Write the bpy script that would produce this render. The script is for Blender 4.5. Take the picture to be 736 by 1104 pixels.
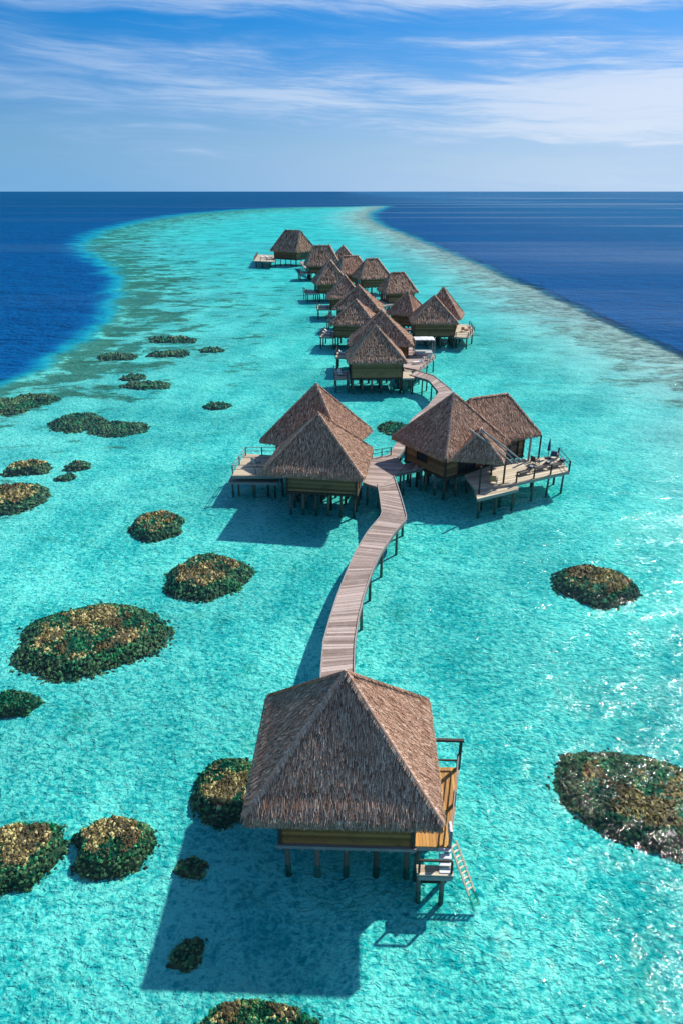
import bpy, math, random
import numpy as np
from mathutils import Vector, Matrix

for o in list(bpy.data.objects):
    bpy.data.objects.remove(o, do_unlink=True)
C = bpy.context.scene.collection
rad = math.radians
PITCH, CH, FOC = 25.2, 31.0, 736.0

# ------------------------------------------------------------ camera
cd = bpy.data.cameras.new('camera')
cd.sensor_fit = 'HORIZONTAL'; cd.sensor_width = 36; cd.lens = 36
cd.clip_start = 0.5; cd.clip_end = 90000
cam = bpy.data.objects.new('camera', cd); C.objects.link(cam)
cam.location = (0, 0, CH); cam.rotation_euler = (rad(90 - PITCH), 0, 0)
bpy.context.scene.camera = cam

# ------------------------------------------------------------ light
SUN_EL, SUN_AZ = 44.0, 46.0          # azimuth clockwise from +Y
vs = bpy.context.scene.view_settings
vs.view_transform = 'Standard'; vs.look = 'None'; vs.gamma = 1; vs.exposure = 0.3
vs.use_curve_mapping = False
sd = bpy.data.lights.new('sun', 'SUN'); sd.energy = 4.6; sd.angle = rad(1.2); sd.color = (1, .95, .87)
sun = bpy.data.objects.new('sun', sd); C.objects.link(sun)
sun.rotation_euler = (rad(90 - SUN_EL), 0, rad(180 - SUN_AZ))
SUNV = Vector((math.sin(rad(SUN_AZ)) * math.cos(rad(SUN_EL)), math.cos(rad(SUN_AZ)) * math.cos(rad(SUN_EL)), math.sin(rad(SUN_EL))))
sun.rotation_euler = (-SUNV).to_track_quat('-Z', 'Y').to_euler()

class NT:
    """small helper round a node tree"""
    def __init__(s, tree):
        s.t = tree; tree.nodes.clear()
    def n(s, typ, **kw):
        nd = s.t.nodes.new(typ)
        for k, v in kw.items():
            if k.startswith('i_'):
                key = k[2:]; key = int(key) if key.isdigit() else key.replace('_', ' ')
                s.set(nd, key, v)
            else: setattr(nd, k, v)
        return nd
    def set(s, nd, key, v):
        if isinstance(v, bpy.types.NodeSocket): s.t.links.new(v, nd.inputs[key])
        elif isinstance(v, bpy.types.Node): s.t.links.new(v.outputs[0], nd.inputs[key])
        else: nd.inputs[key].default_value = v
    def m(s, op, a, b=None, c=None, clamp=False):
        nd = s.t.nodes.new('ShaderNodeMath'); nd.operation = op; nd.use_clamp = clamp
        for i, v in enumerate((a, b, c)):
            if v is not None: s.set(nd, i, v)
        return nd.outputs[0]
    def mix(s, f, a, b, blend='MIX'):
        nd = s.t.nodes.new('ShaderNodeMix'); nd.data_type = 'RGBA'; nd.blend_type = blend
        s.set(nd, 0, f); s.set(nd, 6, col(a)); s.set(nd, 7, col(b))
        return nd.outputs[2]
    def ramp(s, f, a, b, c=0., d=1., smooth=True):
        nd = s.t.nodes.new('ShaderNodeMapRange'); nd.interpolation_type = 'SMOOTHSTEP' if smooth else 'LINEAR'
        for i, v in enumerate((f, a, b, c, d)): s.set(nd, i, v)
        return nd.outputs[0]
    def noise(s, vec, scale, detail=3, rough=.5, dist=0., typ='FBM'):
        nd = s.t.nodes.new('ShaderNodeTexNoise'); nd.noise_type = typ
        s.set(nd, 'Vector', vec); s.set(nd, 'Scale', scale); s.set(nd, 'Detail', detail); s.set(nd, 'Roughness', rough); s.set(nd, 'Distortion', dist)
        return nd.outputs[0]
    def map(s, vec, scale=(1, 1, 1), rot=(0, 0, 0), loc=(0, 0, 0)):
        nd = s.t.nodes.new('ShaderNodeMapping'); s.set(nd, 0, vec); nd.inputs[1].default_value = loc
        nd.inputs[2].default_value = rot; nd.inputs[3].default_value = scale
        return nd.outputs[0]
def col(v):
    return (v[0], v[1], v[2], 1) if isinstance(v, tuple) and len(v) == 3 else v

# ------------------------------------------------------------ world: sky and thin high cloud
w = bpy.data.worlds.new('World'); bpy.context.scene.world = w; w.use_nodes = True
N = NT(w.node_tree)
sky = N.n('ShaderNodeTexSky', sky_type='NISHITA', sun_disc=False, sun_elevation=rad(SUN_EL), sun_rotation=rad(SUN_AZ),
          altitude=0, air_density=1.0, dust_density=0.2, ozone_density=4.0)
geo = N.n('ShaderNodeTexCoord')
sep = N.n('ShaderNodeSeparateXYZ', i_0=geo.outputs[0])
x, y, z = sep.outputs
az = N.m('ARCTAN2', x, y)
el = N.m('ARCSINE', z)
comb = N.n('ShaderNodeCombineXYZ', i_0=az, i_1=N.m('MULTIPLY_ADD', az, .04, el), i_2=0.0).outputs[0]
warp = N.n('ShaderNodeTexNoise', i_Scale=3.0, i_Detail=3.0); N.set(warp, 'Vector', N.map(comb, (1, 4, 1)))
wv = N.n('ShaderNodeVectorMath', operation='MULTIPLY_ADD'); N.set(wv, 0, warp.outputs[1]); wv.inputs[1].default_value = (.16, .05, 0); N.set(wv, 2, comb)
wv = wv.outputs[0]
c1 = N.noise(N.map(wv, (2.4, 22, 1), loc=(.35, .1, 0)), 1.0, 6, .6)
c2 = N.noise(N.map(wv, (5, 85, 1), rot=(0, 0, -.05), loc=(3, 2, 0)), 1.0, 7, .7)
def band(e0, wd): return N.m('POWER', 2.718, N.m('MULTIPLY', N.m('POWER', N.m('DIVIDE', N.m('SUBTRACT', el, e0), wd), 2.0), -1.0))
eT = N.m('MULTIPLY_ADD', az, -.035, .108)   # main veil band, sinking to the right
bnd = N.m('POWER', 2.718, N.m('MULTIPLY', N.m('POWER', N.m('DIVIDE', N.m('SUBTRACT', el, eT), .046), 2.0), -1.0))
bnd = N.m('ADD', bnd, N.m('MULTIPLY', band(.205, .016), .9))
bnd = N.m('ADD', bnd, N.m('MULTIPLY', N.ramp(az, -.1, .4), .3))
cov = N.m('ADD', N.m('MULTIPLY', c1, .85), N.m('MULTIPLY', c2, .55))
cov = N.ramp(N.m('MULTIPLY_ADD', bnd, .22, cov), .66, 1.06)
cov = N.m('MULTIPLY', N.m('MULTIPLY', cov, N.ramp(az, -.5, .0, .62, 1.)), N.ramp(el, .0, .05, .65, 1.))
high = N.m('MULTIPLY', N.m('ADD', cov, N.ramp(el, .3, .7, 0., .35)), N.ramp(el, .5, 1.2, 1., .7))  # extra overhead cloud, out of view, added to brighten skylight in the shadows
tintc = N.mix(N.ramp(el, .0, .20, smooth=False), (.62, .68, .90), (.03, .60, 1.08))
tintc = N.mix(N.ramp(az, -.35, .6, 0., .35), tintc, (.8, .9, 1.1))
tintc = N.mix(N.ramp(el, .3, .9), tintc, (.7, .9, 1.1))
skyc = N.mix(1.0, sky.outputs[0], tintc, 'MULTIPLY')
cloudc = N.mix(N.ramp(az, -.3, .45), (5.2, 6.8, 9.2), (7.6, 8.4, 9.8))
cloudc = N.mix(N.ramp(cov, .1, .9), (3.2, 5.2, 8.6), cloudc)
hazec = N.mix(N.ramp(az, -.5, .5), (1.6, 4.3, 7.6), (5.4, 7.1, 9.4))
skyc = N.mix(N.ramp(el, .0, .13, .92, 0.), skyc, hazec)
mixc = N.mix(N.m('MULTIPLY', high, .8), skyc, cloudc)
bg = N.n('ShaderNodeBackground', i_1=.08); N.set(bg, 0, mixc)
out = N.n('ShaderNodeOutputWorld'); N.set(out, 0, bg)

# ------------------------------------------------------------ helpers
def proj_ground(px, py, z=0.):
    P = rad(PITCH); X = (px - 368) / FOC; U = (552 - py) / FOC
    d = Vector((X, math.cos(P) + U * math.sin(P), -math.sin(P) + U * math.cos(P)))
    t = (z - CH) / d.z
    return Vector((d.x * t, d.y * t, z))
G = proj_ground

MATS = {}
def material(name):
    m = bpy.data.materials.new(name); m.use_nodes = True
    MATS[name] = m
    return m, NT(m.node_tree)

def tag(o, label=None, cat=None, group=None, kind=None):
    for k, v in (('label', label), ('category', cat), ('group', group), ('kind', kind)):
        if v: o[k] = v
    return o
def empty(name, loc, label, cat, group=None):
    o = bpy.data.objects.new(name, None); C.objects.link(o); o.location = loc; o.empty_display_size = .5
    return tag(o, label, cat, group)
def origin(o):
    p = Vector((0, 0, 0))
    while o is not None: p = p + o.location; o = o.parent
    return p

class MB:
    def __init__(s): s.v = []; s.f = []; s.t = []; s.n = 0
    def raw(s, v, f, t):
        v = np.asarray(v, float).reshape(-1, 3)
        s.v.append(v)
        for q, tt in zip(f, t): s.f.append([i + s.n for i in q]); s.t.append(tt)
        s.n += len(v)
    def box(s, c, size, rot=0., tone=.5, M=None):
        hx, hy, hz = [k / 2 for k in size]
        v = [Vector((a * hx, b * hy, e * hz)) for a in (-1, 1) for b in (-1, 1) for e in (-1, 1)]
        R = M if M is not None else Matrix.Rotation(rot, 3, 'Z')
        v = [tuple(R @ p + Vector(c)) for p in v]
        s.raw(v, [(0, 1, 3, 2), (4, 6, 7, 5), (0, 4, 5, 1), (2, 3, 7, 6), (0, 2, 6, 4), (1, 5, 7, 3)], [tone] * 6)
    def bar(s, a, b, wd, h=None, tone=.5, ext=0.):
        a, b = Vector(a), Vector(b); d = (b - a); L = d.length
        if L < 1e-6: return
        q = d.to_track_quat('Y', 'Z').to_matrix()
        s.box((a + b) / 2, (wd, L + ext, h or wd), tone=tone, M=q)
    def tube(s, pts, r, n=8, tone=.5, r2=None):
        pts = [Vector(p) for p in pts]; V = []; F = []; k = len(pts)
        for i, p in enumerate(pts):
            d = (pts[min(i + 1, k - 1)] - pts[max(i - 1, 0)]).normalized()
            q = d.to_track_quat('Z', 'Y').to_matrix()
            rr = r if r2 is None else r + (r2 - r) * i / (k - 1)
            for j in range(n):
                a = 2 * math.pi * j / n
                V.append(tuple(p + q @ Vector((rr * math.cos(a), rr * math.sin(a), 0))))
        for i in range(k - 1):
            for j in range(n):
                F.append((i * n + j, i * n + (j + 1) % n, (i + 1) * n + (j + 1) % n, (i + 1) * n + j))
        F.append(tuple(range(n))[::-1]); F.append(tuple(range((k - 1) * n, k * n)))
        s.raw(V, F, [tone] * len(F))
    def prism(s, poly, z0, z1, tone=.5):
        n = len(poly); V = [(p[0], p[1], z0) for p in poly] + [(p[0], p[1], z1) for p in poly]
        F = [tuple(range(n))[::-1], tuple(range(n, 2 * n))] + [(i, (i + 1) % n, n + (i + 1) % n, n + i) for i in range(n)]
        s.raw(V, F, [tone] * len(F))
    def build(s, name, mat, parent=None, smooth=False):
        me = bpy.data.meshes.new(name)
        v = np.concatenate(s.v)
        o = bpy.data.objects.new(name, me)
        if parent is not None: v = v - np.array(origin(parent))
        me.from_pydata(v.tolist(), [], s.f); me.update()
        at = me.attributes.new('tone', 'FLOAT', 'FACE'); at.data.foreach_set('value', np.array(s.t, dtype=np.float32))
        me.materials.append(MATS[mat])
        if smooth: me.polygons.foreach_set('use_smooth', [True] * len(me.polygons))
        C.objects.link(o); o.parent = parent
        return o

# ------------------------------------------------------------ materials
def wood(name, dark, light, rough=.75, grain=(1, 1, 1), spec=.3, stain=(.5, .5, .5), sa=.25):
    m, N = material(name)
    tc = N.n('ShaderNodeTexCoord'); at = N.n('ShaderNodeAttribute', attribute_name='tone')
    g = N.noise(N.map(tc.outputs[3], grain), 6.0, 4, .6)
    st = N.noise(tc.outputs[3], .9, 3, .6)
    f = N.m('ADD', N.m('MULTIPLY', at.outputs[2], .75), N.m('MULTIPLY', N.m('SUBTRACT', g, .5), .9), clamp=True)
    c = N.mix(f, dark, light)
    c = N.mix(N.m('MULTIPLY', N.ramp(st, .5, .75), sa), c, stain)
    b = N.n('ShaderNodeBsdfPrincipled'); N.set(b, 'Base Color', c); b.inputs['Roughness'].default_value = rough
    b.inputs['Specular IOR Level'].default_value = spec
    bp = N.n('ShaderNodeBump', i_Strength=.35, i_Distance=.02); N.set(bp, 'Height', g); N.set(b, 'Normal', bp.outputs[0])
    o = N.n('ShaderNodeOutputMaterial'); N.set(o, 0, b)
wood('weathered_planks', (.24, .17, .14), (.64, .51, .44), grain=(2, 2, 2), stain=(.6, .52, .47))
wood('pale_deck', (.38, .30, .20), (.78, .68, .50), grain=(2, 2, 2), stain=(.6, .55, .45))
wood('honey_deck', (.36, .16, .035), (.72, .38, .09), grain=(1, 5, 1), rough=.45, stain=(.5, .25, .06))
wood('wall_boards', (.20, .07, .02), (.66, .28, .075), grain=(.6, .6, 6), stain=(.07, .04, .02), sa=.5)
wood('olive_boards', (.13, .06, .028), (.44, .24, .11), grain=(.6, .6, 6), stain=(.06, .05, .03), sa=.5)
wood('dark_timber', (.035, .025, .02), (.10, .075, .06), grain=(4, 4, .6), stain=(.03, .05, .04))
wood('grey_timber', (.16, .14, .13), (.42, .38, .35), grain=(4, 4, 1))
wood('pile_wood', (.07, .06, .045), (.26, .20, .15), grain=(4, 4, .8), stain=(.02, .035, .03), sa=.6)

def thatch(name, dark, mid, light):
    m, N = material(name)
    tc = N.n('ShaderNodeTexCoord'); at = N.n('ShaderNodeAttribute', attribute_name='tone')
    big = N.noise(tc.outputs[3], .55, 3, .6); fine = N.noise(tc.outputs[3], 9.0, 2, .6)
    f = N.m('ADD', at.outputs[2], N.m('MULTIPLY', N.m('SUBTRACT', fine, .5), .5), clamp=True)
    c = N.mix(N.ramp(f, 0., .55, smooth=False), dark, mid)
    c = N.mix(N.ramp(f, .55, 1., smooth=False), c, light)
    c = N.mix(N.m('MULTIPLY', N.ramp(big, .42, .7), .3), c, (.20, .115, .08))
    b = N.n('ShaderNodeBsdfPrincipled'); N.set(b, 'Base Color', c); b.inputs['Roughness'].default_value = .8
    b.inputs['Specular IOR Level'].default_value = .2
    o = N.n('ShaderNodeOutputMaterial'); N.set(o, 0, b)
thatch('straw', (.12, .055, .033), (.50, .275, .175), (.95, .69, .51))

def plain(name, c, rough=.7, var=.15, metal=0.):
    m, N = material(name)
    tc = N.n('ShaderNodeTexCoord'); n = N.noise(tc.outputs[3], 5., 3, .6)
    k = N.mix(n, tuple(a * (1 - var) for a in c), tuple(min(1, a * (1 + var)) for a in c))
    b = N.n('ShaderNodeBsdfPrincipled'); N.set(b, 'Base Color', k); b.inputs['Roughness'].default_value = rough
    b.inputs['Metallic'].default_value = metal
    o = N.n('ShaderNodeOutputMaterial'); N.set(o, 0, b)
plain('white_fabric', (.72, .72, .70)); plain('dark_fabric', (.05, .045, .045)); plain('blue_fabric', (.03, .06, .16))
plain('window_glass', (.03, .04, .045), rough=.08, var=.1); plain('grey_fabric', (.42, .43, .42))
plain('tan_fabric', (.45, .27, .12)); plain('orange_fabric', (.5, .16, .05))

m, N = material('coral')
tc = N.n('ShaderNodeTexCoord'); at = N.n('ShaderNodeAttribute', attribute_name='tone')
fine = N.noise(tc.outputs[3], 5., 4, .7); big = N.noise(tc.outputs[3], .5, 2, .5)
flank = N.m('GREATER_THAN', at.outputs[2], 1.5)
f = N.m('ADD', N.m('SUBTRACT', at.outputs[2], N.m('MULTIPLY', flank, 2.)), N.m('MULTIPLY', N.m('SUBTRACT', fine, .5), .9), clamp=True)
c = N.mix(N.ramp(f, 0., .55, smooth=False), (.04, .034, .012), (.24, .19, .05))
c = N.mix(N.ramp(f, .6, 1., smooth=False), c, (.66, .57, .24))
c = N.mix(N.m('MULTIPLY', N.ramp(big, .5, .7), .3), c, (.15, .12, .06))
c = N.mix(flank, c, N.mix(f, (.16, .04, .016), (.80, .30, .11)))
b = N.n('ShaderNodeBsdfPrincipled'); N.set(b, 'Base Color', c); b.inputs['Roughness'].default_value = .7
bp = N.n('ShaderNodeBump', i_Strength=.8, i_Distance=.06); N.set(bp, 'Height', fine); N.set(b, 'Normal', bp.outputs[0])
o = N.n('ShaderNodeOutputMaterial'); N.set(o, 0, b)

# ------------------------------------------------------------ lagoon outline (world space curves of x/y against 1/y)
LEFT = [(412, 221.5), (330, 222.5), (270, 224.5), (200, 230), (150, 238), (110, 248), (94, 257), (88, 266), (100, 275), (118, 285), (127, 298), (126, 315),
        (116, 335), (97, 355), (70, 375), (36, 395), (-4, 412), (-130, 440)]
RIGHT = [(416, 221.5), (408, 225), (400, 229), (400, 234), (412, 242), (440, 252), (480, 268), (540, 292), (600, 318), (660, 345), (736, 380), (830, 420), (900, 440)]
Y0 = 95.0
def curve_pts(L):
    r = []
    for px, py in L:
        g = G(px, py); r.append((Y0 / g.y, g.x / g.y / 2.4 + .5))
    r = sorted(r)
    return [(0., r[0][1])] + [p for p in r if p[0] < 1] + [(1., r[-1][1])]
def edge_nodes(N):
    ge = N.n('ShaderNodeNewGeometry'); sp = N.n('ShaderNodeSeparateXYZ'); N.set(sp, 0, ge.outputs[0])
    x, y = sp.outputs[0], sp.outputs[1]
    ys = N.m('MAXIMUM', y, 20.)
    t = N.m('DIVIDE', Y0, ys)
    out = []
    for L in (LEFT, RIGHT):
        fc = N.n('ShaderNodeFloatCurve'); cv = fc.mapping.curves[0]; P = curve_pts(L)
        cv.points[0].location = P[0]; cv.points[1].location = P[-1]
        for p in P[1:-1]: cv.points.new(*p)
        for p in cv.points: p.handle_type = 'VECTOR'
        fc.mapping.update(); N.set(fc, 1, t)
        out.append(N.m('MULTIPLY', N.m('MULTIPLY', N.m('SUBTRACT', fc.outputs[0], .5), 2.4), N.m('MAXIMUM', y, Y0)))
    sL = N.m('SUBTRACT', x, out[0]); sR = N.m('SUBTRACT', out[1], x)
    tip = N.m('SUBTRACT', G(400, 221).y, y)
    far = N.m('MULTIPLY', tip, 1.0)
    return ge.outputs[0], x, y, sL, sR, far

def deep_mask(N, pos, y, sL, sR, far):
    ed = N.noise(pos, .05, 4, .62)
    en = N.m('MULTIPLY', N.m('SUBTRACT', ed, .5), N.m('MULTIPLY_ADD', y, .06, 4.))
    dL = N.ramp(N.m('ADD', sL, en), N.m('MULTIPLY', y, -.040), N.m('MULTIPLY', y, .03), 1., 0.)
    dR = N.ramp(N.m('ADD', sR, N.m('MULTIPLY', en, .5)), N.m('MULTIPLY', y, -.018), N.m('MULTIPLY', y, .012), 1., 0.)
    dF = N.ramp(far, -60., 100., 1., 0.)
    return N.m('MAXIMUM', N.m('MAXIMUM', dL, dR), dF)
# seabed: sand with reef rock along the drop-off
m, N = material('seabed_sand')
pos, x, y, sL, sR, far = edge_nodes(N)
big = N.noise(pos, .045, 3, .55); mid = N.noise(pos, .35, 3, .55)
sand = N.mix(N.ramp(big, .35, .62), (.56, .60, .58), (.82, .81, .76))
sand = N.mix(N.m('MULTIPLY', N.ramp(mid, .45, .75), .35), sand, (.60, .61, .54))
pn = N.m('ADD', N.m('MULTIPLY', N.noise(N.map(pos, (.7, 1, 1)), .10, 4, .66, .6), .7), N.m('MULTIPLY', N.noise(N.map(pos, (.6, 1, 1)), .42, 4, .65, .4), .3)); pn2 = N.noise(pos, .9, 3, .6)
wid = N.m('MULTIPLY_ADD', y, .075, 18.)          # reef belt on the left widens with distance
dl = N.m('DIVIDE', sL, wid)
thL = N.ramp(dl, 0., 2.2, .43, .68, smooth=False)
rl = N.ramp(N.m('SUBTRACT', pn, thL), -.03, .05)
rl = N.m('MULTIPLY', rl, N.ramp(dl, 1.2, 3.2, 1., 0.))
dr = N.m('DIVIDE', sR, N.m('MULTIPLY_ADD', y, .02, 20.))
thR = N.ramp(dr, 0., 1.6, .37, .64, smooth=False)
rr = N.ramp(N.m('SUBTRACT', pn, thR), -.03, .05)
rr = N.m('MULTIPLY', rr, N.ramp(dr, .9, 1.9, 1., 0.))
rock = N.mix(pn2, (.06, .045, .025), (.34, .24, .14))
rockR = N.mix(N.ramp(N.noise(N.map(pos, (.6, 1, 1)), .5, 6, .75), .36, .64), (.17, .13, .11), (.74, .64, .57))
c = N.mix(N.m('MULTIPLY', rl, .8), sand, rock)
stk = N.ramp(N.noise(N.map(pos, (.55, 1, 1), loc=(40, 7, 0)), .16, 5, .68), .565, .64)
c = N.mix(N.m('MULTIPLY', N.m('MULTIPLY', stk, N.ramp(dl, 1.5, 5.5, .75, 0.)), N.ramp(y, 90., 160.)), c, rock)
c = N.mix(N.m('MULTIPLY', rr, .85), c, rockR)
alg = N.ramp(N.noise(pos, .24, 4, .65), .58, .72)
c = N.mix(N.m('MULTIPLY', N.m('MULTIPLY', alg, N.ramp(y, 30., 120., .45, .12)), N.ramp(sR, 30., 60.)), c, (.30, .38, .26))
deep = deep_mask(N, pos, y, sL, sR, far)
blue = N.mix(N.ramp(y, 120., 2500.), (.02, .135, .36), (.05, .13, .29))
blue = N.mix(N.m('MULTIPLY', N.ramp(N.noise(pos, .012, 4, .6), .4, .7), .35), blue, (.02, .10, .29))
blue = N.mix(N.ramp(x, -20., 500., 0., .85), blue, (.035, .205, .42))  # paler to the right: brighter sky reflection painted into the sea colour
c = N.mix(N.ramp(deep, .0, .55), c, (.07, .40, .53))
c = N.mix(N.ramp(deep, .35, 1.), c, blue)
b = N.n('ShaderNodeBsdfPrincipled'); N.set(b, 'Base Color', c); b.inputs['Roughness'].default_value = .9
b.inputs['Specular IOR Level'].default_value = 0
wq = N.n('ShaderNodeTexNoise', i_Scale=1.3, i_Detail=2.0); N.set(wq, 'Vector', pos)
pq = N.n('ShaderNodeVectorMath', operation='MULTIPLY_ADD'); N.set(pq, 0, wq.outputs[1]); pq.inputs[1].default_value = (.6, .6, 0); N.set(pq, 2, pos)
def rdg(sc, det, rough=.55):
    n_ = N.noise(N.map(pq.outputs[0], (.8, 1.2, 1), rot=(0, 0, -.35)), sc, det, rough)
    return N.m('SUBTRACT', 1., N.m('MULTIPLY', N.m('ABSOLUTE', N.m('SUBTRACT', n_, .5)), 2.))
hh_ = N.m('ADD', N.m('MULTIPLY', rdg(1.15, 3.), .72), N.m('MULTIPLY', rdg(3.2, 2.5), .18))
hh_ = N.m('ADD', hh_, N.m('MULTIPLY', N.noise(pos, .35, 5, .7), 1.5))
swell = N.m('ADD', N.m('MULTIPLY', N.noise(N.map(pos, (.5, 1, 1)), .045, 6, .72), 60.), N.m('MULTIPLY', N.noise(N.map(pos, (.6, 1, 1)), .3, 4, .65), 9.))
hh_ = N.m('ADD', N.m('MULTIPLY', N.m('MULTIPLY', hh_, .36), N.m('SUBTRACT', 1., deep)), N.m('MULTIPLY', N.m('MULTIPLY', swell, .16), deep))
bp = N.n('ShaderNodeBump', i_Strength=1.0, i_Distance=1.0); N.set(bp, 'Height', hh_); N.set(b, 'Normal', bp.outputs[0])
o = N.n('ShaderNodeOutputMaterial'); N.set(o, 0, b)

# water: tinted clear surface in the lagoon (sun ripples painted into the tint), deep blue water body beyond the reef
m, N = material('sea_water')
pos, x, y, sL, sR, far = edge_nodes(N)
deep = deep_mask(N, pos, y, sL, sR, far)
# caustic light network, painted into the transparent colour of the surface
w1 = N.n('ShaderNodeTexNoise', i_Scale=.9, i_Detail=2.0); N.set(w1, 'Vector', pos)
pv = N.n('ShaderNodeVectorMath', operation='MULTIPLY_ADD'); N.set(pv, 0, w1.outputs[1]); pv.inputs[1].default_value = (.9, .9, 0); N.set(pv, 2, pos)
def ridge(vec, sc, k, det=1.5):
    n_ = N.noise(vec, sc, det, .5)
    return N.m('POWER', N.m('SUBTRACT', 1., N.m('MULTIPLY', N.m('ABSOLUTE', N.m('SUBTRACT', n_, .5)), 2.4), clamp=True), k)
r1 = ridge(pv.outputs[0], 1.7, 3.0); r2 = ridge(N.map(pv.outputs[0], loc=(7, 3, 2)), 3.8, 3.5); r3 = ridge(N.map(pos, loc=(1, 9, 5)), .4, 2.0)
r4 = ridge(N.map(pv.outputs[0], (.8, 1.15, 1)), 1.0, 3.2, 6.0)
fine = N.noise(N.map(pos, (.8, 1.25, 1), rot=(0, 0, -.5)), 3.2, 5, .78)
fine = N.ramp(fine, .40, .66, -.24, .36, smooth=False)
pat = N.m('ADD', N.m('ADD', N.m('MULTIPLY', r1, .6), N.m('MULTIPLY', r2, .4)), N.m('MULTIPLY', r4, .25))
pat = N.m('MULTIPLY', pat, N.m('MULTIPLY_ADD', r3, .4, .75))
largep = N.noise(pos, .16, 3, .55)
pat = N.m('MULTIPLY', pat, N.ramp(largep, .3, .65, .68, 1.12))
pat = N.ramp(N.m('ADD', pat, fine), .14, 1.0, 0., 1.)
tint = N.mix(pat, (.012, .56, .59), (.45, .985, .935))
fade = N.ramp(y, 60., 400.)
tint = N.mix(N.m('MULTIPLY', fade, .5), tint, (.13, .80, .85))
dr_ = N.m('DIVIDE', sR, N.m('MULTIPLY_ADD', y, .03, 26.))
tint = N.mix(N.ramp(dr_, .0, 1.5, .75, 0.), tint, (.78, .90, .90))      # shallow reef flat on the right
dl_ = N.m('DIVIDE', sL, N.m('MULTIPLY_ADD', y, .075, 18.))
tint = N.mix(N.ramp(dl_, .2, 2.0, .22, 0.), tint, (.6, .85, .85))
tint = N.mix(deep, tint, (.2, .80, .85))
lag = N.n('ShaderNodeBsdfTransparent'); N.set(lag, 0, tint)
# wave bump
wb = N.m('ADD', N.m('MULTIPLY', N.noise(N.map(pos, (1, 1.5, 1), rot=(0, 0, .4)), 1.6, 4, .6), .6), N.m('MULTIPLY', N.noise(pos, .25, 3, .5), 1.5))
bp = N.n('ShaderNodeBump', i_Strength=1.0, i_Distance=.16); wb = N.m('ADD', wb, N.m('MULTIPLY', N.noise(N.map(pos, (.6, 1, 1)), .14, 4, .6), 7.)); N.set(bp, 'Height', wb)
streak = N.noise(N.map(pos, (.0006, .004, 1)), 1.0, 4, .6)
gl = N.n('ShaderNodeBsdfGlossy'); gl.inputs['Roughness'].default_value = .055; N.set(gl, 'Normal', bp.outputs[0])
fr = N.n('ShaderNodeFresnel', i_0=1.33)
ff = N.m('MINIMUM', N.m('MULTIPLY', fr.outputs[0], .6), N.m('MULTIPLY_ADD', N.ramp(streak, .50, .60), N.ramp(x, -600., 900., .06, .30), N.ramp(x, -150., 250., .05, .10)))
sh = N.n('ShaderNodeMixShader'); N.set(sh, 0, ff); N.set(sh, 1, lag.outputs[0]); N.set(sh, 2, gl.outputs[0])
o = N.n('ShaderNodeOutputMaterial'); N.set(o, 0, sh)

# ------------------------------------------------------------ ground sheets
def sheet(name, z, mat, ext=60000):
    b = MB(); b.raw([(-ext, -2000, z), (ext, -2000, z), (ext, ext, z), (-ext, ext, z)], [(0, 1, 2, 3)], [.5])
    o = b.build(name, mat); o['kind'] = 'structure'; return o
BED = -.9
sheet('seabed', BED, 'seabed_sand'); sheet('water', 0., 'sea_water')

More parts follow.
